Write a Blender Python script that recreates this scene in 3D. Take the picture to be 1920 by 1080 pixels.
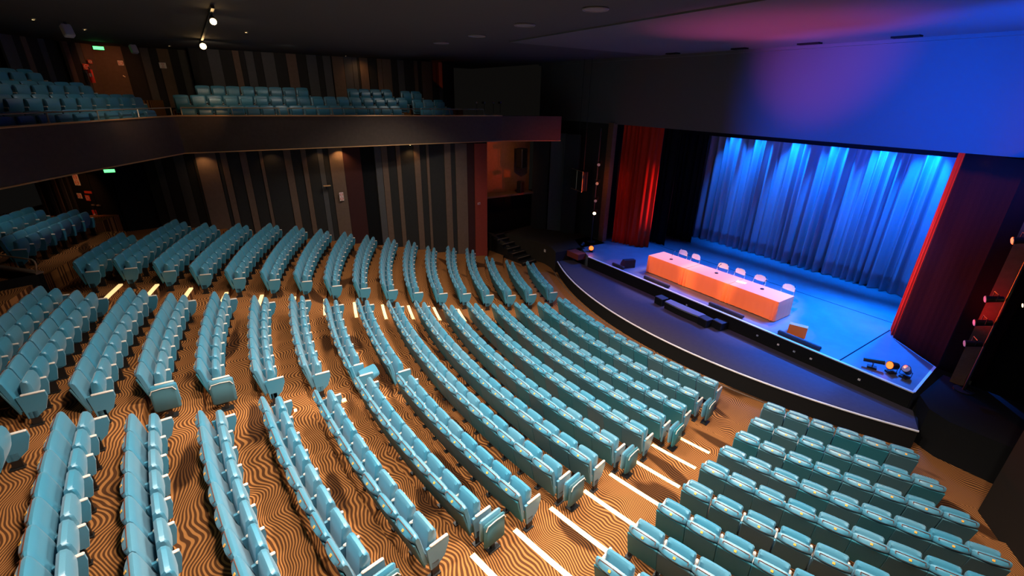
import bpy, math, random
from mathutils import Vector, Matrix
random.seed(7)
for o in list(bpy.data.objects): bpy.data.objects.remove(o, do_unlink=True)
S = bpy.context.scene
COL = S.collection
rad = math.radians

# ------------------------------------------------------------------ camera
CAM = Vector((0, 0, 7.0))
cr = Vector((0.54907594, 0.83559303, 0.01731744)); cu = Vector((-0.33539738, 0.20131946, 0.92031466)); cf = Vector((-0.76552218, 0.51113086, -0.39079539))
cd = bpy.data.cameras.new('camera'); cam = bpy.data.objects.new('camera', cd); COL.objects.link(cam)
cd.sensor_width = 36; cd.sensor_fit = 'HORIZONTAL'; cd.lens = 853 / 1920 * 36; cd.clip_start = 0.1; cd.clip_end = 300
cam.matrix_world = Matrix(((cr.x, cu.x, -cf.x, CAM.x), (cr.y, cu.y, -cf.y, CAM.y), (cr.z, cu.z, -cf.z, CAM.z), (0, 0, 0, 1)))
S.camera = cam
# ------------------------------------------------------------------ world + view
w = bpy.data.worlds.new('world'); S.world = w; w.use_nodes = True
w.node_tree.nodes['Background'].inputs[0].default_value = (0.9, 0.8, 0.7, 1)
w.node_tree.nodes['Background'].inputs[1].default_value = 0.004
S.view_settings.view_transform = 'Standard'; S.view_settings.look = 'None'
S.view_settings.exposure = 0.0; S.view_settings.gamma = 1.0; S.view_settings.use_curve_mapping = False
# ------------------------------------------------------------------ lights
def spot(name, loc, tgt, color, power, size=70, blend=0.5, radius=0.06):
    l = bpy.data.lights.new(name, 'SPOT'); l.energy = power; l.color = color; l.spot_size = rad(size); l.spot_blend = blend; l.shadow_soft_size = radius
    o = bpy.data.objects.new(name, l); COL.objects.link(o); o.location = loc
    o.rotation_euler = (Vector(tgt) - Vector(loc)).to_track_quat('-Z', 'Y').to_euler(); return o
WARM = (1.0, 0.76, 0.52); NEUT = (1.0, 0.90, 0.80)
# house lights in the ceiling above the stalls
for (x, y, p) in ((-7.5, 5.2, 1.25), (-3.6, 4.2, 1.7), (-11.6, 5.0, 0.7), (-15.6, 3.6, 0.24), (-4.5, 0.5, 1.15), (-8.5, 0.8, 0.58), (-12.6, 0.2, 0.16), (0.3, 6.0, 0.75), (-17.3, 6.5, 0.24)):
    spot('house_light', (x, y, 8.3), (x + 0.1, y - 0.3, 0), NEUT, 1650 * p, 118, 0.6, 0.22)
for (x, y, t, p) in ((-5.0, 9.2, (-6.5, 5.5, 0), 1300), (-10.5, 9.2, (-11, 5.5, 0), 700), (-1.6, 8.6, (-0.6, 7, 0), 700), (-16, 9.0, (-17, 6.5, 0), 350)):
    spot('house_front_light', (x, y, 8.3), t, NEUT, p, 100, 0.7, 0.12)
# coloured washes from the bridge on the header and the ceiling
BLUE = (0.0, 0.075, 1.0); MAG = (1.0, 0.10, 0.42); RED = (1.0, 0.06, 0.01); AMBER = (1.0, 0.5, 0.22); CYAN = (0.0, 0.15, 1.0)
spot('header_blue_light', (-5.6, 7.0, 3.6), (-5.9, 16.7, 6.2), BLUE, 11000, 54, 0.9)
spot('header_blue_light', (-2.6, 9.5, 5.0), (-2.6, 16.7, 8.4), BLUE, 5000, 74, 1.0)
spot('ceiling_magenta_light', (-7.4, 14.1, 1.0), (-6.9, 12.2, 8.5), MAG, 2600, 50, 1.0)
spot('ceiling_blue_light', (-3.4, 14.1, 1.0), (-2.2, 12.8, 8.5), BLUE, 3600, 56, 1.0)
spot('header_magenta_light', (-8.4, 9.0, 4.6), (-7.9, 16.7, 8.5), MAG, 1500, 36, 1.0)
spot('header_red_light', (-17.0, 12.0, 2.0), (-14.5, 16.7, 7.2), RED, 40, 36, 1.0)
spot('header_red_light', (-0.5, 12.0, 3.0), (-1.6, 16.7, 6.2), (1, .05, .05), 260, 40, 1.0)

# ------------------------------------------------------------------ materials
def N(nt, t, **kw):
    n = nt.nodes.new(t)
    for k, v in kw.items():
        if hasattr(n, k): setattr(n, k, v)
    return n
def mat(name, col, rough=0.6, spec=0.4, metal=0.0, bump=0.0, bscale=60, var=0.0, emit=None, estr=0.0, sheen=0.0, ovar=0.0, col2=None, vscale=8):
    m = bpy.data.materials.new(name); m.use_nodes = True; nt = m.node_tree; b = nt.nodes['Principled BSDF']
    b.inputs['Base Color'].default_value = (*col, 1); b.inputs['Roughness'].default_value = rough
    b.inputs['Specular IOR Level'].default_value = spec; b.inputs['Metallic'].default_value = metal
    if sheen: b.inputs['Sheen Weight'].default_value = sheen
    if emit: b.inputs['Emission Color'].default_value = (*emit, 1); b.inputs['Emission Strength'].default_value = estr
    if bump or var:
        tc = N(nt, 'ShaderNodeTexCoord'); 
        nz = N(nt, 'ShaderNodeTexNoise'); nz.inputs['Scale'].default_value = bscale; nt.links.new(tc.outputs['Object'], nz.inputs['Vector'])
        if bump:
            bp = N(nt, 'ShaderNodeBump'); bp.inputs['Strength'].default_value = bump; bp.inputs['Distance'].default_value = 0.01
            nt.links.new(nz.outputs['Fac'], bp.inputs['Height']); nt.links.new(bp.outputs['Normal'], b.inputs['Normal'])
        if var:
            n2 = N(nt, 'ShaderNodeTexNoise'); n2.inputs['Scale'].default_value = vscale; nt.links.new(tc.outputs['Object'], n2.inputs['Vector'])
            mx = N(nt, 'ShaderNodeMix', data_type='RGBA'); mx.inputs[6].default_value = (*[c * (1 - var) for c in col], 1)
            c2 = col2 or [min(1, c * (1 + var)) for c in col]; mx.inputs[7].default_value = (*c2, 1)
            nt.links.new(n2.outputs['Fac'], mx.inputs[0]); nt.links.new(mx.outputs[2], b.inputs['Base Color'])
    if ovar:
        oi = N(nt, 'ShaderNodeObjectInfo'); mx = N(nt, 'ShaderNodeMix', data_type='RGBA')
        mx.inputs[6].default_value = (*col, 1); mx.inputs[7].default_value = (*col2, 1)
        mr = N(nt, 'ShaderNodeMath', operation='MULTIPLY'); mr.inputs[1].default_value = ovar
        nt.links.new(oi.outputs['Random'], mr.inputs[0]); nt.links.new(mr.outputs[0], mx.inputs[0]); nt.links.new(mx.outputs[2], b.inputs['Base Color'])
    return m
M = {}
M['fabric'] = mat('teal_vinyl', (0.035, 0.235, 0.345), 0.38, 0.9, bump=0.12, bscale=90, sheen=0.22, ovar=0.6, col2=(0.11, 0.26, 0.33))
M['fabric_shaded'] = mat('teal_vinyl_shaded', (0.020, 0.19, 0.24), 0.55, 0.35, bump=0.1, bscale=90, ovar=0.7, col2=(0.09, 0.14, 0.155))  # same vinyl; shade on the seat rears is put into this darker colour
M['seam'] = mat('brown_seam', (0.12, 0.03, 0.01), 0.6)
M['plate'] = mat('orange_plate', (0.95, 0.42, 0.06), 0.35, 0.5)
M['arm'] = mat('pale_arm_pad', (0.72, 0.62, 0.52), 0.4, 0.5)
M['black'] = mat('black_metal', (0.015, 0.014, 0.013), 0.45, 0.5)
M['matte'] = mat('matt_black', (0.012, 0.011, 0.010), 0.9, 0.1)
M['serge'] = mat('black_serge', (0.010, 0.010, 0.012), 1.0, 0.05, bump=0.3, bscale=40)
M['steel'] = mat('brushed_rail', (0.62, 0.48, 0.34), 0.35, 0.5, metal=0.7)
M['strip'] = mat('step_strip', (1.0, 0.80, 0.42), 0.5, 0.3, emit=(1.0, 0.66, 0.26), estr=1.0)
M['ceil'] = mat('dark_ceiling', (0.075, 0.072, 0.066), 0.85, 0.2, bump=0.1, bscale=12)
M['header'] = mat('header_paint', (0.13, 0.125, 0.12), 0.8, 0.2, bump=0.08, bscale=30)
M['w_b'] = mat('brown_panel', (0.17, 0.11, 0.075), 0.85, 0.15, bump=0.4, bscale=45, var=0.15)
M['w_g'] = mat('grey_panel', (0.10, 0.095, 0.09), 0.85, 0.15, bump=0.4, bscale=45, var=0.1)
M['w_d'] = mat('dark_panel', (0.038, 0.036, 0.032), 0.9, 0.1, bump=0.4, bscale=45, var=0.1)
M['w_m'] = mat('maroon_panel', (0.06, 0.022, 0.02), 0.9, 0.1, bump=0.4, bscale=45, var=0.1)
M['w_k'] = mat('black_panel', (0.012, 0.012, 0.012), 0.95, 0.05)
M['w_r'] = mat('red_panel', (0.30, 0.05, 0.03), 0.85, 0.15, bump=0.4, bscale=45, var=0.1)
M['ochre'] = mat('rough_ochre_wall', (0.22, 0.11, 0.06), 0.9, 0.1, bump=0.8, bscale=20, var=0.2)
M['balc'] = mat('balcony_face', (0.085, 0.06, 0.042), 0.7, 0.3, bump=0.15, bscale=8, var=0.2)
M['trim'] = mat('brass_trim', (0.75, 0.42, 0.18), 0.35, 0.5, metal=0.4)
M['stagefl'] = mat('stage_floor', (0.16, 0.165, 0.18), 0.42, 0.45, bump=0.05, bscale=14, var=0.22, vscale=2.2)
M['apron'] = mat('apron_carpet', (0.06, 0.05, 0.06), 0.85, 0.2, bump=0.3, bscale=80, var=0.15)
M['edge'] = mat('white_edge', (0.85, 0.80, 0.72), 0.4, 0.4)
M['tormentor'] = mat('tormentor_cloth', (0.022, 0.010, 0.009), 0.95, 0.05, bump=0.2, bscale=30)
M['bluecur'] = mat('velour_backcloth', (0.36, 0.38, 0.42), 0.9, 0.1)
M['redcur'] = mat('red_house_curtain', (0.50, 0.028, 0.006), 0.85, 0.1)
M['cloth'] = mat('orange_tablecloth', (0.95, 0.30, 0.13), 0.75, 0.2, bump=0.05, bscale=20)
M['white'] = mat('white_plastic', (0.9, 0.88, 0.8), 0.4, 0.5)
M['chrome'] = mat('chrome_tube', (0.8, 0.8, 0.8), 0.2, 0.5, metal=1.0)
M['concrete'] = mat('brown_parapet', (0.045, 0.034, 0.024), 0.9, 0.1, bump=0.3, bscale=25)
M['amberlit'] = mat('amber_lit_box', (0.9, 0.30, 0.05), 0.5, 0.4)  # amber stage light put into the cabinet colour
M['lampw'] = mat('warm_lamp', (1, .8, .5), 0.4, emit=(1.0, 0.62, 0.25), estr=22)
M['lampw2'] = mat('warm_lamp_small', (1, .8, .5), 0.4, emit=(1.0, 0.66, 0.30), estr=9)
M['lampr'] = mat('red_lamp', (1, .1, .02), 0.4, emit=(1.0, 0.10, 0.015), estr=4)
M['lampd'] = mat('dim_lens', (.5, .45, .4), 0.2, emit=(1.0, 0.6, 0.35), estr=0.06)
M['exit'] = mat('green_exit', (.1, .9, .2), 0.4, emit=(0.12, 1.0, 0.22), estr=2.5)
M['sign'] = mat('cream_sign', (0.85, 0.72, 0.6), 0.5)
M['signr'] = mat('red_sign', (0.7, 0.07, 0.03), 0.5)
M['signy'] = mat('yellow_sign', (0.85, 0.5, 0.1), 0.5, emit=(0.9, 0.42, 0.06), estr=0.35)
M['green'] = mat('green_mark', (0.02, 0.25, 0.06), 0.5)
M['cover'] = mat('ceiling_disc', (0.22, 0.19, 0.19), 0.5, 0.4)
M['gray'] = mat('pale_speaker', (0.45, 0.47, 0.48), 0.5)
# carpet with a meandering grain
m = bpy.data.materials.new('grain_carpet'); m.use_nodes = True; nt = m.node_tree; b = nt.nodes['Principled BSDF']; M['carpet'] = m
b.inputs['Roughness'].default_value = 0.9; b.inputs['Specular IOR Level'].default_value = 0.15
geo = N(nt, 'ShaderNodeNewGeometry'); sep = N(nt, 'ShaderNodeSeparateXYZ'); nt.links.new(geo.outputs['Position'], sep.inputs[0])
def mul(a, v, op='MULTIPLY'):
    n = N(nt, 'ShaderNodeMath', operation=op)
    if hasattr(a, 'links'): nt.links.new(a, n.inputs[0])
    else: n.inputs[0].default_value = a
    if hasattr(v, 'links'): nt.links.new(v, n.inputs[1])
    else: n.inputs[1].default_value = v
    return n.outputs[0]
def noise(sx, sy, sc, det=1.0):
    cmb = N(nt, 'ShaderNodeCombineXYZ'); nt.links.new(mul(sep.outputs[0], sx), cmb.inputs[0]); nt.links.new(mul(sep.outputs[1], sy), cmb.inputs[1])
    n = N(nt, 'ShaderNodeTexNoise'); n.inputs['Scale'].default_value = sc; n.inputs['Detail'].default_value = det; nt.links.new(cmb.outputs[0], n.inputs['Vector']); return n.outputs['Fac']
f1 = mul(noise(0.80, 0.55, 1.9, 0.0), 0.66); f2 = mul(noise(1.0, 0.5, 4.2, 0.0), 0.07)
ph = mul(mul(mul(sep.outputs[1], f1, 'ADD'), f2, 'ADD'), 2 * math.pi / 0.051)
sn = mul(ph, 0.0, 'SINE')
rmp = N(nt, 'ShaderNodeValToRGB'); e = rmp.color_ramp.elements
e[0].position = 0.42; e[0].color = (0.095, 0.034, 0.011, 1); e[1].position = 0.74; e[1].color = (0.44, 0.175, 0.048, 1)
nt.links.new(mul(mul(sn, 0.5), 0.5, 'ADD'), rmp.inputs[0])
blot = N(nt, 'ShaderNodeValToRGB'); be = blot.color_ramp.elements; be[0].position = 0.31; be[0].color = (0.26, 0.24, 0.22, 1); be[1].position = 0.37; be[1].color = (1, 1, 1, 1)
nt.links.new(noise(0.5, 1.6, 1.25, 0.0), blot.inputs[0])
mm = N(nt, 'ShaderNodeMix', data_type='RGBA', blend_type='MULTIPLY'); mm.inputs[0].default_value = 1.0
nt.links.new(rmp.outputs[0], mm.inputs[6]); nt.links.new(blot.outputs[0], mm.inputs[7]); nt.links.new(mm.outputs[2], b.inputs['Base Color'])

# ------------------------------------------------------------------ mesh helpers
class MB:
    def __init__(s): s.v = []; s.f = []; s.mi = []
    def add(s, vs, fs, mi=0):
        o = len(s.v); s.v += [tuple(v) for v in vs]; s.f += [tuple(i + o for i in f) for f in fs]; s.mi += [mi] * len(fs)
    def box(s, c, d, rz=0, tilt=0, mi=0):
        R = Matrix.Rotation(rz, 3, 'Z') @ Matrix.Rotation(tilt, 3, 'X'); x, y, z = (k / 2 for k in d)
        vs = [Vector(c) + R @ Vector((a * x, b_ * y, c_ * z)) for c_ in (-1, 1) for b_ in (-1, 1) for a in (-1, 1)]
        s.add(vs, [(0, 2, 3, 1), (4, 5, 7, 6), (0, 1, 5, 4), (2, 6, 7, 3), (0, 4, 6, 2), (1, 3, 7, 5)], mi)
    def rbox(s, c, d, r, rz=0, tilt=0, mi=0):   # box with its long edges chamfered
        R = Matrix.Rotation(rz, 3, 'Z') @ Matrix.Rotation(tilt, 3, 'X'); x, y, z = (k / 2 for k in d)
        prof = [(-y + r, -z), (y - r, -z), (y, -z + r), (y, z - r), (y - r, z), (-y + r, z), (-y, z - r), (-y, -z + r)]
        xs = [(-x, 0.8), (-x + r, 1.0), (x - r, 1.0), (x, 0.8)]
        vs = [Vector(c) + R @ Vector((px, py * (k if k == 1 else (1 - r / y)), pz * (k if k == 1 else (1 - r / z)))) for px, k in xs for py, pz in prof]
        n = 8; fs = [(i * n + j, i * n + (j + 1) % n, (i + 1) * n + (j + 1) % n, (i + 1) * n + j) for i in range(3) for j in range(n)]
        fs += [tuple(range(n - 1, -1, -1)), tuple(range(3 * n, 4 * n))]; s.add(vs, fs, mi)
    def prism(s, poly, z0, z1, mi=0):
        n = len(poly); vs = [(x, y, z0) for x, y in poly] + [(x, y, z1) for x, y in poly]
        s.add(vs, [tuple(range(n - 1, -1, -1)), tuple(range(n, 2 * n))] + [(i, (i + 1) % n, n + (i + 1) % n, n + i) for i in range(n)], mi)
    def tube(s, pts, r, n=8, mi=0, r2=None):
        pts = [Vector(p) for p in pts]; base = len(s.v)
        for k, p in enumerate(pts):
            d = (pts[min(k + 1, len(pts) - 1)] - pts[max(k - 1, 0)]).normalized()
            a = d.orthogonal().normalized(); b_ = d.cross(a)
            if k and abs(a.dot(pa)) < 0.99: a = (pa - d * pa.dot(d)).normalized(); b_ = d.cross(a)
            pa = a; rr = r if r2 is None else r + (r2 - r) * k / (len(pts) - 1)
            s.v += [tuple(p + rr * (math.cos(2 * math.pi * j / n) * a + math.sin(2 * math.pi * j / n) * b_)) for j in range(n)]
        for k in range(len(pts) - 1):
            for j in range(n): s.f.append((base + k * n + j, base + k * n + (j + 1) % n, base + (k + 1) * n + (j + 1) % n, base + (k + 1) * n + j)); s.mi.append(mi)
        s.f.append(tuple(base + j for j in range(n - 1, -1, -1))); s.f.append(tuple(base + (len(pts) - 1) * n + j for j in range(n))); s.mi += [mi, mi]
    def mesh(s, name, mats, smooth=False):
        me = bpy.data.meshes.new(name); me.from_pydata(s.v, [], s.f); me.update()
        for m_ in (mats if isinstance(mats, (list, tuple)) else [mats]): me.materials.append(m_)
        me.polygons.foreach_set('material_index', s.mi)
        if smooth:
            me.polygons.foreach_set('use_smooth', [True] * len(me.polygons))
            try: me.set_sharp_from_angle(angle=rad(40))
            except Exception: pass
        return me
    def obj(s, name, mats, parent=None, smooth=False, loc=None):
        o = bpy.data.objects.new(name, s.mesh(name, mats, smooth)); COL.objects.link(o)
        if parent: o.parent = parent
        if loc: o.location = loc
        return o
def tag(o, label=None, cat=None, group=None, kind=None):
    if label: o['label'] = label
    if cat: o['category'] = cat
    if group: o['group'] = group
    if kind: o['kind'] = kind
    return o
def empty(name, loc, rz, label, cat, group=None):
    o = bpy.data.objects.new(name, None); o.empty_display_size = 0.2; COL.objects.link(o); o.location = loc; o.rotation_euler = (0, 0, rz)
    return tag(o, label, cat, group)
def copy_tree(o, parent=None):
    c = o.copy(); COL.objects.link(c)
    if parent: c.parent = parent
    for ch in o.children: copy_tree(ch, c)
    return c
def struct(o): o['kind'] = 'structure'; return o

# ------------------------------------------------------------------ seating geometry
CX, CY = -9.008, 26.87
RR = [16.852, 17.815, 18.733, 19.625, 20.524, 21.425, 22.335, 23.222, 24.137, 25.049, 25.956, 26.88, 27.832, 28.727, 29.54, 30.405, 31.133]
ZT = [-0.117, -0.054, 0.056, 0.174, 0.336, 0.472, 0.671, 0.873, 1.033, 1.25, 1.491, 1.703, 1.888, 2.103, 2.366, 2.582, 2.692]
ZF = [z - 0.93 for z in ZT]
def P(R, deg, z=0.0):
    a = rad(deg); return Vector((CX + R * math.sin(a), CY - R * math.cos(a), z))
def arc_band(mb, r0, r1, z, t0, t1, step=1.5, riser_to=None):
    n = max(2, int((t1 - t0) / step)); ts = [t0 + (t1 - t0) * i / n for i in range(n + 1)]; o = len(mb.v)
    for t in ts: mb.v += [tuple(P(r0, t, z)), tuple(P(r1, t, z))]
    for i in range(n): mb.f.append((o + 2 * i, o + 2 * i + 2, o + 2 * i + 3, o + 2 * i + 1)); mb.mi.append(0)
    if riser_to is not None:
        o = len(mb.v)
        for t in ts: mb.v += [tuple(P(r0, t, riser_to)), tuple(P(r0, t, z))]
        for i in range(n): mb.f.append((o + 2 * i, o + 2 * i + 2, o + 2 * i + 3, o + 2 * i + 1)); mb.mi.append(0)
fl = MB()
arc_band(fl, 14.6, RR[0] + .03, ZF[0], -44, 44)
for i in range(1, 17): arc_band(fl, RR[i - 1] + .03, RR[i] + .03, ZF[i], -44, 34, 1.5, ZF[i - 1])
arc_band(fl, RR[16] + .03, 40, ZF[16], -44, 34)
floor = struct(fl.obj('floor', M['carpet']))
# raised tiers of the two rearmost rows
rt = MB(); arc_band(rt, 31.95, 32.98, 2.27, -21.6, -8, 1.2, 1.76); arc_band(rt, 32.98, 36, 2.49, -24.5, -8, 1.2, 1.76)
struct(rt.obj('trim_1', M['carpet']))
# nosing strips across both aisles
def strip(i, t0, t1):
    mb = MB(); n = 4; r = RR[i - 1] + .03; z = ZF[i]
    for k in range(n):
        a, b_ = t0 + (t1 - t0) * k / n, t0 + (t1 - t0) * (k + 1) / n
        vs = [P(r - .012, a, z - .03), P(r - .012, b_, z - .03), P(r - .012, b_, z + .012), P(r - .012, a, z + .012), P(r + .085, b_, z + .012), P(r + .085, a, z + .012)]
        mb.add(vs, [(0, 1, 2, 3), (3, 2, 4, 5)])
    return mb.obj('step_strip', M['strip'], floor)
for i in range(3, 12): strip(i, 11.15 if i < 8 else 10.9, 14.25)
for i in range(2, 17): strip(i, -13.9, -10.95)

# ------------------------------------------------------------------ theatre seat prototype (origin on the tier under the rear top edge, +Y to the stage)
PITCH = 0.515
def back_mb():
    mb = MB(); W = 0.495; xs = [-.5, -.46, -.36, -.2, 0, .2, .36, .46, .5]; prof_n = None; rows = []
    for u in xs:
        q = 1 - (2 * u) ** 2; ed = 1.0 if abs(u) < .45 else (.80 if abs(u) < .48 else .45)
        h = .015 * q; d = .060 * max(0, q) ** .6
        cy = .03
        pr = [(.235, .30), (.150 + .012 * q, .50), (.135, .62), (.095, .82), (.075, .895 + h), (.045, .93 + h), (.012, .925 + h), (-d * .55 + .0, .890 + h), (-d, .860 + h * .5), (-d + .01, .835), (.012, .815), (.060, .60), (.125, .30)]
        if ed < 1: pr = [(cy + (1 - .0) * (y - cy) * (.6 + .4 * ed) + (0 if z > .7 else .0), z - (1 - ed) * (.035 if z > .8 else 0)) for y, z in pr]
        rows.append([(u * W, y, z) for y, z in pr])
    n = len(rows[0]); vs = [p for r in rows for p in r]
    fs = [(i * n + j, i * n + (j + 1) % n, (i + 1) * n + (j + 1) % n, (i + 1) * n + j) for i in range(len(xs) - 1) for j in range(n)]
    fs += [tuple(range(n - 1, -1, -1)), tuple(range((len(xs) - 1) * n, len(xs) * n))]
    mb.add(vs, fs); return mb
def shell_mb():
    mb = MB(); mb.rbox((0, .050, .53), (.50, .03, .57), .008, 0, rad(14)); return mb
def seam_mb():
    mb = MB(); mb.box((0, .003, .938), (.38, .009, .006)); mb.box((-.19, -.014, .924), (.009, .04, .006), 0, rad(30)); mb.box((.19, -.014, .924), (.009, .04, .006), 0, rad(30)); return mb
def plate_mb():
    mb = MB(); mb.box((0, -.040, .908), (.036, .034, .006), 0, rad(45)); return mb
def cush_mb(down=False):
    mb = MB(); W = .43; xs = [-.5, -.45, -.3, 0, .3, .45, .5]; rows = []
    for u in xs:
        q = 1 - (2 * u) ** 2; e_ = 1 if abs(u) < .47 else .6
        pr = [(-.045, .02), (.045, 0), (.085 + .02 * q, .12), (.10 + .02 * q, .26), (.075, .37), (.04, .415 + .01 * q), (-.01, .42 + .01 * q), (-.045, .39), (-.05, .2)]
        rows.append([(u * W, (y - .02) * e_ + .02, (.2 + (z - .2) * (1 if e_ == 1 else .93)) * (1 if down else 1.11)) for y, z in pr])
    n = len(rows[0]); vs = [p for r in rows for p in r]
    fs = [(i * n + j, i * n + (j + 1) % n, (i + 1) * n + (j + 1) % n, (i + 1) * n + j) for i in range(len(xs) - 1) for j in range(n)]
    fs += [tuple(range(n - 1, -1, -1)), tuple(range((len(xs) - 1) * n, len(xs) * n))]
    R = Matrix.Rotation(rad(-76 if down else -8), 3, 'X')
    off = Vector((0, .27, .42)) if down else Vector((0, .228, .375))
    mb.add([R @ Vector(v) + off for v in vs], fs); return mb
def arm_mb(x, full=False):
    mb = MB(); mb.rbox((x, .36 if full else .315, .612), (.046, .31 if full else .23, .035), .012); return mb
def side_mb(x, full=False):
    mb = MB(); pl = [(.15, .60), (.515 if full else .425, .60), (.52 if full else .43, .50), (.44 if full else .38, .28), (.30, .16 if full else .25), (.19, .16 if full else .25)]; n = len(pl); h = .02
    vs = [(x - h, y, z) for y, z in pl] + [(x + h, y, z) for y, z in pl]
    mb.add(vs, [tuple(range(n)), tuple(range(2 * n - 1, n - 1, -1))] + [(i, n + i, n + (i + 1) % n, (i + 1) % n) for i in range(n)]); return mb
def leg_mb(x):
    mb = MB(); mb.box((x, .27, .14), (.04, .12, .28)); mb.box((x, .25, .012), (.09, .18, .024)); return mb
ME = dict(backrest=(back_mb(), 'fabric', True), back_shell=(shell_mb(), 'fabric_shaded', True), seam=(seam_mb(), 'seam', False), number_plate=(plate_mb(), 'plate', False),
          seat_cushion=(cush_mb(), 'fabric', True), armrest=(arm_mb(-PITCH / 2), 'arm', True), side_panel=(side_mb(-PITCH / 2), 'fabric', False), leg=(leg_mb(-PITCH / 2), 'black', False))
MESH = {k: v[0].mesh(k, M[v[1]], v[2]) for k, v in ME.items()}
down_mesh = cush_mb(True).mesh('seat_cushion', M['fabric'], True)
END = dict(armrest=(arm_mb(PITCH / 2, True), 'arm'), side_panel=(side_mb(PITCH / 2, True), 'fabric'), leg=(leg_mb(PITCH / 2), 'black'))
ENDM = {k: v[0].mesh(k, M[v[1]], k == 'armrest') for k, v in END.items()}
ENDL = {'armrest': arm_mb(-PITCH / 2, True).mesh('armrest', M['arm'], True), 'side_panel': side_mb(-PITCH / 2, True).mesh('side_panel', M['fabric']), 'leg': MESH['leg']}
def make_part(k, me, par):
    o = bpy.data.objects.new(k, me); COL.objects.link(o); o.parent = par; return o
ORD = ['zeroth', 'first', 'second', 'third', 'fourth', 'fifth', 'sixth', 'seventh', 'eighth', 'ninth', 'tenth', 'eleventh', 'twelfth', 'thirteenth', 'fourteenth', 'fifteenth', 'sixteenth', 'seventeenth', 'eighteenth', 'nineteenth', 'twentieth', 'twenty-first', 'twenty-second', 'twenty-third', 'twenty-fourth']
def project(p):
    v = Vector(p) - CAM; d = v.dot(cf)
    if d < .3: return None
    return 960 + 853 * v.dot(cr) / d, 540 - 853 * v.dot(cu) / d, d
LS = [-15.0, -14.75, -14.45, -14.5, -14.6, -14.5, -14.2, -14.2, -14.35, -14.25, -14.45, -14.15, -14.0, -14.1, -13.75, -13.6, -12.95]
LN = [-25.8, -26.0, -26.9, -29.6, -29.1, -28.0, -28.7, -28.2, -28.0, -27.5, -26.7, -26.2, -25.8, -24.3, -22.6, -22.2, -18.4]
CN = [-11.4, -10.6, -10.8, -10.65, -10.85, -10.5, -10.85, -10.5, -10.9, -10.5, -10.75, -10.15, -10.55, -9.95, -10.0, -9.3, -9.8]
CS = [12.0, 11.55, 11.8, 11.4, 11.45, 10.95, 11.2, 10.75, 10.9, 10.3, 10.6, 10.3, 10.5, 10.3, 10.4, 10.2, 10.3]
CM = {8: (-.77, .48), 9: (-.74, .27), 10: (-1.14, 1.08), 11: (-1.0, 1.07), 12: (-1.6, 1.45), 13: (-1.5, 1.1), 14: (-.9, .75), 15: (-1.2, 1.0), 16: (-1.2, 1.0)}
RN = [16.0, 15.8, 15.5, 15.3, 15.05, 14.95, 14.75, 14.55, 14.4, 14.3]
RS = [26.6, 27.35, 28.05, 28.4, 29, 29, 29, 28, 27, 26]
seats = []   # (dist, P, angle, row, block, label, endL, endR, down)
def add_row(R, z, t0, t1, lab, group, k, blk, rev=False):
    n = max(1, round(rad(t1 - t0) * R / PITCH)); st = (t1 - t0) / n
    for j in range(n):
        t = t0 + st * (j + .5); p = P(R, t, z); q = project(p + Vector((0, 0, .8)))
        if not q or not (-90 < q[0] < 2010 and q[1] < 1170): continue
        num = n - j if rev else j + 1
        seats.append(dict(d=q[2] if False else (p - CAM).length, p=p, a=rad(t), label=lab % ORD[num], group=group, l=(j == 0), r=(j == n - 1), down=False, key=(blk, k, num)))
rown = lambda i: 'row ' + ['one', 'two', 'three', 'four', 'five', 'six', 'seven', 'eight', 'nine', 'ten', 'eleven', 'twelve', 'thirteen', 'fourteen', 'fifteen', 'sixteen', 'seventeen'][i] + ' from stage'
for i in range(17):
    add_row(RR[i], ZF[i], LN[i], LS[i], 'teal tip-up seat in far block, %s from its aisle, ' + rown(i), 'seats in the far side block', i, 'far', True)
    if i in CM:
        add_row(RR[i], ZF[i], CN[i], CM[i][0], 'teal tip-up seat in rear far-centre block, %s from far aisle, ' + rown(i), 'seats in the rear far-centre block', i, 'farcentre')
        add_row(RR[i], ZF[i], CM[i][1], CS[i], 'teal tip-up seat in rear near-centre block, %s from near aisle, ' + rown(i), 'seats in the rear near-centre block', i, 'nearcentre', True)
    else:
        add_row(RR[i], ZF[i], CN[i], CS[i], 'teal tip-up seat in centre block, %s from near lit aisle, ' + rown(i), 'seats in the centre block', i, 'centre', True)
    if i < 10: add_row(RR[i], ZF[i], RN[i], RS[i], 'teal tip-up seat in near right block, %s from lit aisle, ' + rown(i), 'seats in the near right block', i, 'near')
for s in seats:
    if s['key'][0] == 'farcentre' and s['key'][1] == 9 and s['r']: s['down'] = True; s['label'] = 'teal tip-up seat with its cushion folded down, row ten from stage'
add_row(32.95, 2.27, -20.85, -14.6, 'dim teal seat in rear corner block, %s from left wall, front row', 'seats in the rear corner', 17, 'rear')
add_row(33.85, 2.49, -20.0, -15.7, 'dim teal seat in rear corner block, %s from left wall, back row', 'seats in the rear corner', 18, 'rear')
seats.sort(key=lambda s: s['d'])
proto = None
def ends(s, root):
    if s['l']:
        root_side = [c for c in root.children if c.name.startswith('side_panel')]
        for c in root_side: c.data = ENDL['side_panel']
        for c in root.children:
            if c.name.startswith('armrest'): c.data = ENDL['armrest']
    if s['r']:
        for k in ENDM: make_part(k, ENDM[k], root)
for idx, s in enumerate(seats[:300]):
    root = empty('theatre_chair', s['p'], s['a'], s['label'], 'chair', s['group'])
    for k, me in MESH.items():
        o = make_part(k, down_mesh if (k == 'seat_cushion' and s['down']) else me, br if k in ('seam', 'number_plate') else root)
        if k == 'backrest': br = o
    ends(s, root)
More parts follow.
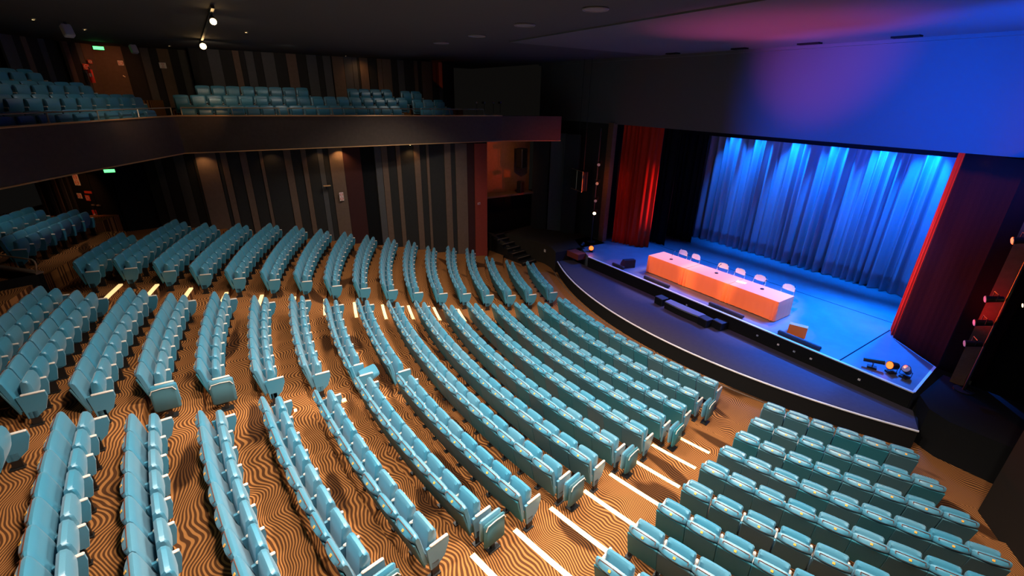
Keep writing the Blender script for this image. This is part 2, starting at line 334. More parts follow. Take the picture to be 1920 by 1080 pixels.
# the seats beyond the nearest 300: one joined object
def join_seats(lst, name, keys):
    import numpy as np
    mats = []; V = []; Fc = []; MI = []; SM = []; off = 0
    src = []
    for k in keys:
        mb, mn, sm = ME[k]
        if M[mn] not in mats: mats.append(M[mn])
        src.append((np.array(mb.v), mb.f, mats.index(M[mn]), sm))
    ex = [(np.array(v[0].v), v[0].f, mats.index(M[v[1]]), False) for k, v in END.items() if k in keys]
    for s in lst:
        c, sn_ = math.cos(s['a']), math.sin(s['a']); Rm = np.array([[c, -sn_, 0], [sn_, c, 0], [0, 0, 1]])
        for v, f, mi, sm in src + (ex if s['r'] else []):
            vv = v @ Rm.T + np.array(s['p']); V.append(vv); Fc += [tuple(a + off for a in ff) for ff in f]; MI += [mi] * len(f); SM += [sm] * len(f); off += len(v)
    V = np.concatenate(V); me = bpy.data.meshes.new(name); me.from_pydata(V.tolist(), [], Fc)
    for m_ in mats: me.materials.append(m_)
    me.polygons.foreach_set('material_index', MI); me.polygons.foreach_set('use_smooth', SM); me.update()
    try: me.set_sharp_from_angle(angle=rad(40))
    except Exception: pass
    o = bpy.data.objects.new(name, me); COL.objects.link(o); return o
far = join_seats(seats[300:], 'theatre_chairs', ['backrest', 'back_shell', 'seam', 'seat_cushion', 'armrest', 'side_panel', 'leg'])
tag(far, 'farther curved rows of teal tip-up seats beyond the nearest rows', 'seats', None, 'stuff')
# folding side seats on the aisle ends of odd rows
def jump_seat(p, a, label):
    t = empty('folding_side_chair', p, a, label, 'chair', 'folding side seats on the near aisle')
    mb = MB(); mb.rbox((.05, .36, .47), (.085, .42, .44), .03); mb.obj('inner_pad', M['fabric'], t, True)
    mb = MB(); mb.rbox((.15, .36, .44), (.075, .42, .50), .03); mb.obj('outer_pad', M['fabric_shaded'], t, True)
    mb = MB(); mb.tube([(.193, .16, .60), (.195, .20, .675), (.195, .36, .69), (.195, .52, .675), (.193, .56, .60)], .009, 6); mb.obj('piping', M['arm'], t)
    mb = MB(); mb.box((.10, .36, .11), (.05, .07, .22)); mb.box((.10, .36, .012), (.16, .22, .024)); mb.obj('post', M['black'], t)
    mb = MB(); mb.tube([(-.14, .36, .40), (.05, .36, .40)], .02, 6); mb.obj('hinge_bar', M['black'], t)
for i in (1, 3, 5, 7, 9, 11):
    jump_seat(P(RR[i], CS[i] + math.degrees(.14 / RR[i]), ZF[i]), rad(CS[i]), 'folded padded side seat on black post, lit aisle end of ' + rown(i))
for i in (12, 13):
    jump_seat(P(RR[i], CM[i][0] + math.degrees(.14 / RR[i]), ZF[i]), rad(CM[i][0]), 'folded padded side seat by the short rear aisle, ' + rown(i))
# small aisle floor lights
for (R, t, z, s_) in ((25.3, -.25, ZF[10], .10), (26.3, 0.0, ZF[11], .05), (24.4, -.1, ZF[9], .04), (23.5, .35, ZF[8], .04)):
    mb = MB(); mb.box((0, 0, .012), (s_ * 1.3, s_, .024)); o = mb.obj('floor_light', M['lampw2'] if s_ < .09 else M['strip'], None, False, tuple(P(R, t, z)))
    tag(o, {25.3: 'square glowing plate set in the carpet of the short rear aisle', 26.3: 'tiny floor lamp rearmost in the short rear aisle', 24.4: 'tiny floor lamp beside the square glowing plate', 23.5: 'tiny floor lamp nearest the stage in the short rear aisle'}[R], 'light')

# ------------------------------------------------------------------ stage
SX0, SX1, SY = -15.6, -2.42, 14.35
mb = MB(); mb.prism([(-15.0, SY), (SX1, SY), (-2.6, 16.6), (-2.0, 22.6), (-17.5, 22.6), (-17.5, 15.6)], -1.05, 0); stage = struct(mb.obj('stage', M['stagefl']))
mb = MB(); mb.box(((-15.0 + SX1) / 2, SY - .02, -.27), (SX1 + 15.0, .04, .50)); mb.obj('stage_fascia', M['matte'], stage)
mb = MB(); mb.box(((-15.0 + SX1) / 2, SY - .015, .006), (SX1 + 15.0, .07, .03)); mb.obj('stage_edge_trim', M['edge'], stage)
mb = MB(); mb.box((-2.51, 15.47, .006), (.06, 2.24, .03), rad(4)); mb.obj('stage_side_trim', M['edge'], stage)
for xx in (-4.22,):
    mb = MB(); mb.box((xx, 16.2, .003), (.035, 3.6, .006)); mb.obj('floor_joint', M['matte'], stage)
mb = MB(); mb.box((-9, 18.7, .002), (13, .03, .004)); mb.obj('floor_joint', M['matte'], stage)
for k, x in enumerate((-4.9, -5.4, -5.9, -6.6, -3.6, -9.4)):
    mb = MB(); mb.box((0, 0, 0), (.06, .03, .05)); mb.obj('socket', M['sign'] if k % 2 == 0 else M['gray'], stage, loc=(x, SY - .055, -.26))
# lower curved apron
mb = MB(); n = 40; t0, t1 = -29.6, 27.9; poly = [tuple(P(15.18, t0 + (t1 - t0) * i / n)[:2]) for i in range(n + 1)]
poly += [(-2.2, SY), (-16.2, SY)]
mb.prism(poly, -1.06, -.5); apron = struct(mb.obj('apron', M['matte']))
mb = MB(); mb.prism([(CX + (x - CX) * .995, CY + (y - CY) * .995) for x, y in poly[:n + 1]] + [(-2.3, SY - .02), (-16.0, SY - .02)], -.5, -.488); mb.obj('apron_carpet', M['apron'], apron)
mb = MB(); mb.tube([P(15.19, t0 + (t1 - t0) * i / n, -.49) for i in range(n + 1)], .028, 6); mb.obj('apron_edge_trim', M['edge'], apron)
mb = MB(); mb.tube([P(15.32, t0 + (t1 - t0) * i / n, -1.03) for i in range(n + 1)], .02, 6); mb.obj('trim_2', M['w_b'], None).__setitem__('kind', 'structure')
# step unit at the stage front
t = empty('stage_step_unit', (-9.2, 13.9, -.49), 0, 'small step with blue-lit curved tread against the centre of stage front', 'step')
mb = MB(); ar = [(-.78 + 1.56 * i / 8, -.16 - .06 * math.sin(math.pi * i / 8)) for i in range(9)]; mb.prism(ar + [(.78, .16), (-.78, .16)], .25, .30); mb.obj('tread', M['stagefl'], t)
mb = MB(); mb.prism([(x, y + .01) for x, y in ar] + [(.78, .15), (-.78, .15)], 0, .25); mb.obj('riser', M['matte'], t)
for x, y, l in ((-10.3, 13.95, 'black speaker box left of the small stage step'), (-8.27, 13.85, 'black speaker box right of the small stage step'), (-7.85, 14.1, 'black box against stage front, right of the speaker box pair')):
    t = empty('speaker_box', (x, y, -.49), rad(-6), l, 'speaker', 'boxes on the apron')
    mb = MB(); mb.rbox((0, 0, .15), (.40, .36, .30), .015); mb.obj('cabinet', M['black'], t)
    mb = MB(); mb.box((0, -.185, .15), (.34, .012, .24)); mb.obj('grille', M['serge'], t)
# footlight bars on the stage edge
for x0, x1, l in ((-11.75, -10.45, 'long dark footlight bar left on stage edge'), (-8.65, -7.3, 'long dark footlight bar in middle of stage edge'), (-6.1, -4.8, 'long dark footlight bar right on stage edge'), (-13.6, -12.9, 'short dark footlight bar far left on stage edge')):
    t = empty('footlight_bar', ((x0 + x1) / 2, 14.52, .02), 0, l, 'light', 'footlight bars')
    mb = MB(); mb.rbox((0, 0, .05), (x1 - x0, .12, .10), .02); mb.obj('housing', M['black'], t)
    for k in range(5):
        mb = MB(); mb.box((0, 0, 0), ((x1 - x0) / 5 - .03, .05, .01)); mb.obj('lens', M['w_g'], t, loc=((k - 2) * (x1 - x0) / 5, .01, .103))
# stage monitors
def wedge(p, rz, label, m_):
    t = empty('stage_monitor', p, rz, label, 'speaker')
    mb = MB(); pl = [(-.2, 0), (.2, 0), (.2, .12), (.02, .36), (-.2, .36)]; n = 5; vs = [(-.26, y, z) for y, z in pl] + [(.26, y, z) for y, z in pl]
    mb.add(vs, [tuple(range(n)), tuple(range(2 * n - 1, n - 1, -1))] + [(i, n + i, n + (i + 1) % n, (i + 1) % n) for i in range(n)]); mb.obj('cabinet', m_, t)
    mb = MB(); mb.box((0, .118, .245), (.44, .012, .26), 0, rad(36)); mb.obj('grille', M['serge'], t)
wedge((-5.75, 15.0, .001), rad(20), 'orange-lit wedge monitor at right of stage front', M['amberlit'])
wedge((-13.1, 14.95, .001), rad(70), 'dark wedge monitor at left of stage front', M['black'])
# draped tables
def table(x0, x1, label):
    t = empty('draped_table', ((x0 + x1) / 2, 15.68, 0), 0, label, 'table', 'draped tables in a line')
    L = x1 - x0; D = .98
    mb = MB(); mb.box((0, 0, .715), (L - .06, D - .08, .03)); mb.obj('tabletop', M['w_b'], t)
    for sx in (-1, 1):
        for sy in (-1, 1): mb = MB(); mb.tube([(sx * (L / 2 - .2), sy * .36, 0), (sx * (L / 2 - .2), sy * .36, .70)], .016, 6); mb.obj('leg', M['chrome'], t)
    mb = MB(); per = []; n1 = 46; n2 = 18
    def fold(s, edge): # ripples strongest near the joints with the neighbour cloth
        return .030 * math.exp(-((1 - abs(s)) * 4.2) ** 2) * (1 + math.sin(s * 95)) + .006 * math.sin(s * 23)
    for i in range(n1): u = -1 + 2 * i / n1; per.append((u * L / 2, -D / 2, 0, -1, fold(u, 0)))
    for i in range(n2): u = -1 + 2 * i / n2; per.append((L / 2, u * D / 2, 1, 0, .004 * math.sin(u * 14)))
    for i in range(n1): u = 1 - 2 * i / n1; per.append((u * L / 2, D / 2, 0, 1, fold(u, 0)))
    for i in range(n2): u = 1 - 2 * i / n2; per.append((-L / 2, u * D / 2, -1, 0, .004 * math.sin(u * 14)))
    n = len(per); lv = [(.752, 0, .985), (.752, .0, 1.0), (.742, .25, 1.0), (.5, .6, 1.0), (.25, .9, 1.0), (.03, 1.3, 1.0)]; vs = []
    for z, k, sc in lv:
        for x, y, nx, ny, f in per: vs.append((x * sc + nx * (f * k + .012 * k), y * sc + ny * (f * k + .012 * k), z))
    fs = [(a * n + j, a * n + (j + 1) % n, (a + 1) * n + (j + 1) % n, (a + 1) * n + j) for a in range(len(lv) - 1) for j in range(n)]
    fs = [tuple(reversed(f)) for f in fs] + [tuple(range(n))]
    mb.add(vs, fs); mb.obj('tablecloth', M['cloth'], t, True)
table(-12.22, -10.36, 'long table under orange cloth, leftmost of the three on stage'); table(-10.34, -8.48, 'long table under orange cloth, middle of the three on stage'); table(-8.46, -6.6, 'long table under orange cloth, rightmost of the three on stage')
def mic(p, label):
    t = empty('gooseneck_microphone', p, 0, label, 'microphone', 'gooseneck microphones on the tables')
    mb = MB(); mb.tube([(0, 0, 0), (0, 0, .025)], .065, 12); mb.obj('base', M['black'], t)
    mb = MB(); mb.tube([(0, 0, .02), (0, .01, .18), (.01, .06, .30), (.02, .12, .34)], .007, 6); mb.obj('neck', M['chrome'], t)
    mb = MB(); mb.tube([(.02, .12, .34), (.025, .17, .355)], .016, 8); mb.obj('head', M['black'], t)
mic((-11.36, 15.6, .753), 'small gooseneck microphone on left draped table'); mic((-9.37, 15.8, .753), 'small gooseneck microphone on middle draped table'); mic((-7.54, 15.8, .753), 'small gooseneck microphone on right draped table')
mb = MB(); mb.box((0, 0, .006), (.34, .22, .012), rad(10)); tag(mb.obj('paper_sheet', M['sign'], None, False, (-8.30, 15.74, .753)), 'flat sheet of paper lying on right draped table', 'paper')
# white chairs behind the tables
def white_chair(x, label, dz=0):
    t = empty('white_chair', (x, 16.62, .001), rad(random.uniform(-8, 8) + 180), label, 'chair', 'white chairs behind the tables')
    mb = MB(); xs = [-.22 + .44 * i / 8 for i in range(9)]; vs = []
    for i, xx in enumerate(xs):
        q = 1 - (xx / .24) ** 2; top = .72 + .13 * math.sqrt(max(0.02, q)); bot = .66 - .05 * math.sqrt(max(.02, q)); yy = -.22 - .05 * q
        vs += [(xx, yy, bot), (xx, yy, top), (xx, yy - .03, top - .01), (xx, yy - .03, bot + .01)]
    fs = [(i * 4 + j, i * 4 + (j + 1) % 4, (i + 1) * 4 + (j + 1) % 4, (i + 1) * 4 + j) for i in range(8) for j in range(4)] + [(3, 2, 1, 0), (32, 33, 34, 35)]
    mb.add(vs, fs); mb.obj('backrest', M['white'], t, True)
    mb = MB(); mb.rbox((0, .0, .45), (.44, .43, .06), .025); mb.obj('seat', M['white'], t, True)
    for s in (-1, 1):
        mb = MB(); mb.tube([(s * .23, -.20, 0), (s * .23, -.20, .45), (s * .23, -.24, .70), (s * .16, -.26, .86)], .013, 6); mb.obj('leg', M['chrome'], t)
        mb = MB(); mb.tube([(s * .22, .20, 0), (s * .22, .18, .43)], .013, 6); mb.obj('leg', M['chrome'], t)
for x, l in ((-11.72, 'leftmost of six white chairs behind the draped tables'), (-11.08, 'second from left of six white chairs behind draped tables'), (-9.75, 'third from left of six white chairs behind draped tables'), (-9.04, 'fourth from left of six white chairs behind draped tables'), (-8.2, 'fifth from left of six white chairs behind draped tables'), (-7.14, 'rightmost of six white chairs behind the draped tables')):
    white_chair(x, l)
# curtains
def curtain(path, z0, z1, amp, freq, m_, name, label, cat='curtain', seed=1, flare=0.0, nz=10, step=.03, fold2=0.5):
    rnd = random.Random(seed); pts = []; L = 0; segs = []
    for a, b_ in zip(path, path[1:]):
        a, b_ = Vector(a), Vector(b_); segs.append((a, b_, L, (b_ - a).length)); L += (b_ - a).length
    ph = []; s = 0
    while s < L + 1: wv = rnd.uniform(.6, 1.5) / freq; ph.append((s, wv, rnd.uniform(.5, 1.2))); s += wv
    mb = MB(); n = int(L / step); cols = []
    for i in range(n + 1):
        d = L * i / n
        for a, b_, l0, ll in segs:
            if d <= l0 + ll + 1e-6: break
        u = (d - l0) / ll; p = a.lerp(b_, u); tdir = (b_ - a).normalized(); nr = Vector((tdir.y, -tdir.x))
        for s0, wv, am in ph:
            if s0 <= d < s0 + wv: break
        off = amp * am * math.sin(2 * math.pi * (d - s0) / wv) + amp * fold2 * .35 * math.sin(d * 31 + 2) * am
        for k in range(nz + 1):
            v = k / nz; kk = .75 + .4 * v; q = p + nr * (off * kk) + nr * flare * max(0, (v - .75)) * 4
            cols.append((q.x, q.y, z1 + (z0 - z1) * v))
    mb.add(cols, [(i * (nz + 1) + k, i * (nz + 1) + k + 1, (i + 1) * (nz + 1) + k + 1, (i + 1) * (nz + 1) + k) for i in range(n) for k in range(nz)])
    o = mb.obj(name, m_, None, True); md = o.modifiers.new('thick', 'SOLIDIFY'); md.thickness = .012
    return tag(o, label, cat)
curtain([(-15.0, 21.75), (-4.6, 21.75)], .02, 6.3, .17, 3.1, M['bluecur'], 'back_curtain', 'wide pleated grey backcloth lit blue across the rear of stage', seed=5)
curtain([(-16.2, 17.05), (-14.75, 17.55), (-14.55, 17.95)], .03, 6.3, .07, 4.5, M['redcur'], 'house_curtain', 'red house curtain drawn open at left of stage', seed=3)
curtain([(-4.22, 18.05), (-4.02, 17.55), (-3.93, 17.42)], .03, 6.3, .03, 6, M['redcur'], 'house_curtain', 'narrow red house curtain edge glowing at right of stage', seed=4)
curtain([(-3.93, 17.40), (-2.5, 16.32), (-1.6, 16.3)], .03, 5.78, .003, 1.0, M['tormentor'], 'tormentor_curtain', 'flat black masking cloth right of the glowing red curtain', seed=14)
curtain([(-15.6, 18.9), (-14.3, 18.9)], .02, 6.3, .06, 3.0, M['serge'], 'leg_curtain', 'black side leg just behind the left red curtain', seed=8)
curtain([(-15.8, 20.5), (-13.9, 20.5)], .02, 6.3, .06, 3.0, M['serge'], 'leg_curtain', 'black side leg near backcloth at left of stage', seed=9)
curtain([(-4.0, 19.6), (-2.3, 19.6)], .02, 6.3, .06, 3.0, M['serge'], 'leg_curtain', 'black side leg at right of stage behind red curtain', seed=10)
mb = MB(); mb.box((-9.5, 20.4, 5.95), (16, .03, 1.15)); tag(mb.obj('border_curtain', M['serge']), 'black border hanging across the top of the stage', 'curtain')
# stage enclosure
mb = MB(); mb.box((-9, 22.7, 3), (18, .1, 7)); mb.box((-17.6, 20, 3), (.1, 5.4, 7)); mb.box((-1.2, 20, 3), (.1, 5.4, 7)); mb.box((-9, 19.95, 6.6), (18, 5.4, .1)); struct(mb.obj('wall_stage', M['matte']))
# header + proscenium
mb = MB(); mb.box((-9.5, 16.85, 7.25), (26, .30, 2.9)); head = struct(mb.obj('proscenium_header', M['header']))
mb = MB(); mb.box((-9.5, 16.62, 8.60), (26, .18, .20)); struct(mb.obj('trim_3', M['header']))
for x in (-5.6, -8.0, -10.25, -13.0):
    mb = MB(); mb.box((0, 0, 0), (.62 if x > -9 else .5, .24, .05)); o = mb.obj('linear_vent', M['matte'], None, False, (x, 15.9, 8.57)); tag(o, 'dark slot vent in ceiling above the header, ' + {-5.6: 'rightmost', -8.0: 'second from right', -10.25: 'third from right', -13.0: 'leftmost'}[x], 'vent', 'slot vents above the header')
mb = MB(); mb.box((-16.6, 16.72, 2.65), (.34, .26, 6.4)); struct(mb.obj('wall_proscenium_left', M['ochre']))
mb = MB(); mb.box((-1.95, 15.95, 2.65), (.30, .25, 6.4)); struct(mb.obj('wall_proscenium_right', M['ochre']))
mb = MB(); mb.box((.8, 16.8, 2.33), (5.2, .2, 6.9)); struct(mb.obj('wall_right', M['matte']))
mb = MB(); mb.box((-19.2, 16.8, 2.33), (5, .2, 6.9)); struct(mb.obj('wall_front_left', M['w_d']))
# ------------------------------------------------------------------ left wall of panels
W = [(-19.55, 11.5), (-21.1, 7.3), (-21.9, 3), (-22.0, -.3), (-22.9, -2.0), (-22.8, -3.0), (-24.3, -4.5), (-27, -6)]
def wx(y):
    for (x0, y0), (x1, y1) in zip(W, W[1:]):
        if y1 <= y <= y0: return x0 + (x1 - x0) * (y0 - y) / (y0 - y1)
    return W[-1][0]
mb = MB(); back = [(x - .12, y) for x, y in W]
for (a, b_) in zip(W, W[1:]):
    mb.prism([(a[0] - .06, a[1]), (b_[0] - .06, b_[1]), (b_[0] - .4, b_[1] - .05), (a[0] - .4, a[1] - .05)], -1.1, 4.95)
wall_left = struct(mb.obj('wall_left', M['w_k']))
PAN = [(-1.95, 'd'), (-1.6, 'g'), (-1.35, 'd'), (-.96, 'g'), (-.6, 'd'), (-.32, 'b'), (-.29, 'd'), (-.24, 'b'), (.46, 'd'), (.59, 'b'), (.82, 'd'), (1.26, 'b'), (1.52, 'd'), (1.96, 'b'), (2.1, 'd'), (2.88, 'b'), (3.17, 'd'), (3.54, 'b'), (3.75, 'd'), (4.19, 'g'), (4.41, 'd'), (4.63, 'b'), (5.2, 'm'), (5.94, 'k'), (6.54, 'g'), (6.83, 'b'), (7.1, 'd'), (7.46, 'b'), (7.65, 'd'), (8.22, 'b'), (8.48, 'd'), (8.75, 'b'), (8.87, 'd'), (9.53, 'b'), (9.82, 'd'), (10.02, 'b'), (10.54, 'm'), (10.87, 'r'), (11.45, 'e')]
TH = {'b': .05, 'g': .035, 'd': .02, 'm': .03, 'k': -.2, 'r': .06}
def panel(y0, y1, c, par, z0, z1, fx=wx):
    g = .008; a = Vector((fx(y0), y0 + g)); b_ = Vector((fx(y1), y1 - g)); th = TH[c]; mb = MB()
    mb.prism([(a.x + th, a.y), (a.x - .055, a.y), (b_.x - .055, b_.y), (b_.x + th, b_.y)], z0, z1); mb.obj('wall_panel', M['w_' + c], par)
for (y0, c), (y1, _) in zip(PAN, PAN[1:]):
    if c == 'k': continue
    panel(y0, y1, c, wall_left, -1.05, 4.85)
# panels on the rear stretch beyond the door
d0, d1 = Vector((-22.8, -3.0)), Vector((-24.3, -4.5))
for k in range(9):
    q0 = Vector((-24.3, -4.5)).lerp(Vector((-27, -6)), k / 9); q1 = Vector((-24.3, -4.5)).lerp(Vector((-27, -6)), (k + .94) / 9); c = 'dgdbdgddb'[k]
    mb = MB(); nn = Vector((.485, -.874)) * (.05 + TH[c]); mb.prism([tuple(q0), tuple(q0 + nn), tuple(q1 + nn), tuple(q1)], 1.7, 4.85); mb.obj('wall_panel', M['w_' + c], wall_left)
# door 1 (double, black) in the corner
dr = struct(bpy.data.objects.new('door_1', None)); COL.objects.link(dr); dr.location = (-23.0, -3.2, ZF[16])
ang = math.atan2(-1.5, -1.5); dv = (d1 - d0).normalized(); nv = Vector((dv.y, -dv.x)) * -1
nv = Vector((.7071, -.7071)); D0 = Vector(dr.location[:2])
def dbox(u, off, z, d, name, m_):
    c = d0 + dv * u + nv * off - D0; mb = MB(); mb.box((c.x, c.y, z), d, ang); mb.obj(name, m_, dr)
for k in range(2): dbox(.55 + k * .98, .05, 1.1, (.95, .06, 2.2), 'door_leaf', M['w_k'])
for k in range(2): dbox(.92 + .24 * k, .12, 1.02, (.14, .05, .05), 'door_handle', M['steel'])
dbox(1.25, .09, 1.50, (.34, .02, .09), 'door_sign', M['signr']); dbox(1.05, .04, 2.32, (2.1, .08, .14), 'door_frame', M['black']); dbox(1.05, .03, 2.62, (2.1, .04, .44), 'door_header', M['w_b'])
# ------------------------------------------------------------------ signs
def pict(p, rz, w_, h_, label, n=2, name='pictogram_sign', base='sign', mk='signr'):
    t = empty(name, p, rz, label, 'sign')
    mb = MB(); mb.box((0, 0, 0), (w_, .015, h_)); mb.obj('plate', M[base], t)
    for k in range(n):
        zc = h_ * ((k + .5) / n - .5); r = min(w_, h_ / n) * .36
        mb = MB(); ring = [(r * math.cos(a * math.pi / 8), .012, zc + r * math.sin(a * math.pi / 8)) for a in range(17)]; mb.tube(ring, r * .13, 4); mb.box((0, .012, zc), (r * 1.8, .008, r * .22), 0, 0)
        mb.obj('ring', M[mk], t)
    return t
pict((-21.42, 4.92, 2.62), rad(-80), .19, .38, 'white sign with two red ring pictograms on the panelled left wall')
pict((-23.86, -4.20, 3.72), rad(-135), .26, .42, 'pictogram sign high beside the corner exit door', 2)
pict((-23.94, -4.28, 3.1), rad(-135), .2, .2, 'small square sign below the pictogram sign by the corner door', 1)
pict((-23.68, -4.02, 3.04), rad(-135), .2, .22, 'small red square sign closest to the corner door', 1, base='signr', mk='sign')
pict((-26.4, -.62, 7.9), rad(-90), .24, .22, 'square pictogram sign on upper wall above the balcony', 2)
t = empty('row_number_sign', (-19.62, 11.06, 2.0), rad(-70), 'small pale sign with three dark marks on the red wall strip', 'sign')
mb = MB(); mb.box((0, 0, 0), (.26, .015, .10)); mb.obj('plate', M['sign'], t)
for k in (-1, 0, 1): mb = MB(); mb.box((k * .075, .012, 0), (.045, .006, .055)); mb.obj('mark', M['seam'], t)
def extinguisher(p, label):
    t = empty('fire_extinguisher', p, 0, label, 'extinguisher')
    mb = MB(); mb.tube([(0, 0, 0), (0, 0, .42), (0, 0, .48)], .08, 12); mb.obj('cylinder', M['redx'], t, True)
    mb = MB(); mb.tube([(0, 0, .48), (0, 0, .54)], .025, 8); mb.box((.03, 0, .56), (.12, .03, .03)); mb.obj('valve', M['black'], t)
    mb = MB(); mb.tube([(.05, 0, .54), (.11, .02, .40), (.10, .03, .2)], .011, 6); mb.obj('hose', M['black'], t)
    mb = MB(); mb.box((.081, 0, .28), (.006, .09, .12)); mb.obj('label_plate', M['sign'], t)
M['redx'] = mat('extinguisher_red', (0.8, 0.05, 0.02), 0.35, 0.5, emit=None)
extinguisher((-23.62, -3.95, 2.1), 'red fire extinguisher hanging left of the corner door')
extinguisher((-25.6, -3.0, 7.15), 'red fire extinguisher on rear balcony wall')
pict((-25.82, -3.1, 7.72), rad(-50), .22, .22, 'small red sign on rear balcony wall above the extinguisher', 1, base='signr', mk='sign')
pict((-25.95, -2.95, 7.92), rad(-50), .16, .14, 'tiny topmost red sign on rear balcony wall', 1, base='signr', mk='sign')
pict((-26.35, -2.03, 7.93), rad(-90), .18, .18, 'small square sign right of the orange-lit balcony doorway', 1)
# exit signs
def exit_sign(p, rz, label):
    t = empty('exit_sign', p, rz, label, 'sign')
    mb = MB(); mb.rbox((0, 0, 0), (.36, .10, .15), .01); mb.obj('housing', M['black'], t)
    mb = MB(); mb.box((0, .055, 0), (.32, .012, .11)); mb.obj('lit_panel', M['exit'], t)
    if p[2] > 8: mb = MB(); mb.tube([(0, 0, .07), (0, 0, .22)], .012, 6); mb.obj('stem', M['black'], t)
exit_sign((-22.66, -2.98, 4.14), rad(-95), 'green lit exit sign above the black corner door')
exit_sign((-24.7, -2.45, 8.35), rad(-70), 'green lit exit sign hanging below the upper left ceiling')
t = empty('evacuation_sign', (-.36, 12.9, .28), rad(90), 'yellow sign with green mark on dark wall at right edge', 'sign')
mb = MB(); mb.box((0, 0, 0), (.36, .02, .16)); mb.obj('plate', M['signy'], t)
mb = MB(); mb.box((.10, .014, 0), (.06, .008, .09)); mb.obj('mark', M['green'], t)
mb = MB(); mb.box((-.06, .014, 0), (.12, .008, .05)); mb.obj('mark', M['green'], t)
# ------------------------------------------------------------------ balcony
BF = [(-18.4, 15.0), (-19.4, 12.2), (-21.4, -.5), (-17.2, -3.1), (-14.5, -4.6), (-12, -6)]
def fz(y): return 4.78 + .17 * max(0, min(1, (y + .5) / 12.5))
mb = MB(); 
for a, b_ in zip(BF, BF[1:]):
    d = (Vector(b_) - Vector(a)).normalized(); nr = Vector((-d.y, d.x)) * -1
    za, zb = fz(a[1]), fz(b_[1]); vs = []
    for p, z0 in ((a, za), (b_, zb)):
        for off, zz in ((0, z0), (0, 6.08), (.35, 6.08), (.35, z0)):
            q = Vector(p) + Vector((-abs(nr.x) if True else 0, -abs(nr.y))) * 0 + (Vector((-1, -.25)).normalized() if p in BF[:3] else Vector((-.55, -.83))) * off; vs.append((q.x, q.y, zz))
    mb.add(vs, [(0, 1, 5, 4), (1, 2, 6, 5), (2, 3, 7, 6), (3, 0, 4, 7), (0, 3, 2, 1), (4, 5, 6, 7)])
balc = struct(mb.obj('balcony', M['balc']))
mb = MB(); mb.tube([(a[0] + .01, a[1] + .01, fz(a[1])) for a in BF], .022, 6); mb.obj('lower_trim', M['trim'], balc)
mb = MB(); mb.tube([(a[0] + .01, a[1] + .01, 6.09) for a in BF[1:]], .028, 6); mb.obj('upper_trim', M['trim'], balc)
mb = MB(); mb.prism([(-18.7, 15.0), (-19.7, 12.2), (-21.7, -.4), (-17.4, -3.4), (-12.2, -6.3), (-14, -12), (-30, -12), (-30, 15)], 4.9, 5.0); mb.obj('soffit', M['ceil'], balc)
mb = MB()
def terrace(mb, x0, dx, y0, y1, z, zb): mb.prism([(x0, y0), (x0, y1), (x0 - dx, y1), (x0 - dx, y0)], zb, z)
terrace(mb, -21.45, .97, -.3, 12.2, 5.49, 5.0); terrace(mb, -22.42, .9, -.6, 12.2, 5.84, 5.0); terrace(mb, -23.32, 1.7, -.6, 12.2, 6.19, 5.0)
fn = Vector((-.553, -.833)); fd = Vector((-.833, .553)); f0 = Vector((-20.8, -.55))
def rterr(k0, k1, u0, u1, z):
    a = f0 + fn * k0; b_ = f0 + fn * k1; mb.prism([tuple(a + fd * u1), tuple(a + fd * u0), tuple(b_ + fd * u0), tuple(b_ + fd * u1)], 5.0, z)
rterr(.35, .95, -10, .5, 5.45); rterr(.95, 1.85, -10, 1.4, 5.84); rterr(1.85, 2.75, -10, 1.6, 6.19); rterr(2.75, 5.5, -10, 3.5, 6.54)
mb.obj('terrace', M['carpet'], balc)
# balcony rail
def rail(pts, label, z0=6.10, h=.26):
    t = empty('balcony_rail', (*pts[0], z0), 0, label, 'railing', 'rails on the balcony front'); o = Vector((*pts[0], z0))
    L = [Vector((*p, z0 + h)) - o for p in pts]; mb = MB(); mb.tube(L, .02, 6); mb.obj('top_bar', M['steel'], t)
    tot = sum((b_ - a).length for a, b_ in zip(L, L[1:])); n = max(1, round(tot / 1.55))
    for k in range(n + 1):
        d = tot * k / n
        for a, b_ in zip(L, L[1:]):
            if d <= (b_ - a).length + 1e-4: break
            d -= (b_ - a).length
        q = a.lerp(b_, d / (b_ - a).length); mb = MB(); mb.tube([q, q - Vector((-.10, 0, h - .02))], .018, 6); mb.box(q - Vector((-.12, 0, h - .015)), (.16, .05, .02)); mb.obj('post', M['steel'], t)
rail([(-21.62, -.3), (-21.1, 2.9)], 'short orange-lit rail on balcony front just right of its corner'); rail([(-21.05, 3.2), (-19.75, 11.4)], 'long rail along the side balcony front')
rail([(-21.5, -.6), (-17.4, -3.25), (-14.7, -4.75)], 'rail along the rear balcony front at upper left')
# balcony seats: backrest, shell, cushion, armrest, side panel copies
bs = []
def brow(x, z, y0, y1, lab):
    n = max(1, round((y1 - y0) / .545))
    for j in range(n):
        bs.append(((x, y0 + (y1 - y0) * (j + .5) / n, z), rad(-90), lab % ORD[j + 1], 'seats on the side balcony', j == n - 1))
brow(-22.0, 5.49, -.35, 8.2, 'teal side balcony seat behind rail, %s from left, front row'); brow(-22.9, 5.84, -.5, 8.85, 'teal side balcony seat, %s from left, middle row')
brow(-23.8, 6.19, .3, 4.6, 'teal side balcony seat, %s from left, back row left group'); brow(-23.8, 6.19, 6.3, 8.45, 'teal side balcony seat, %s from left, back row right group')
brow(-22.0, 5.42, 9.15, 10.85, 'dim teal balcony end seat, %s from left, front row end group'); brow(-22.9, 5.76, 9.1, 10.85, 'dim teal balcony end seat, %s from left, middle row end group'); brow(-23.8, 6.14, 8.9, 10.0, 'dim teal balcony end seat, %s from left, back row end group')
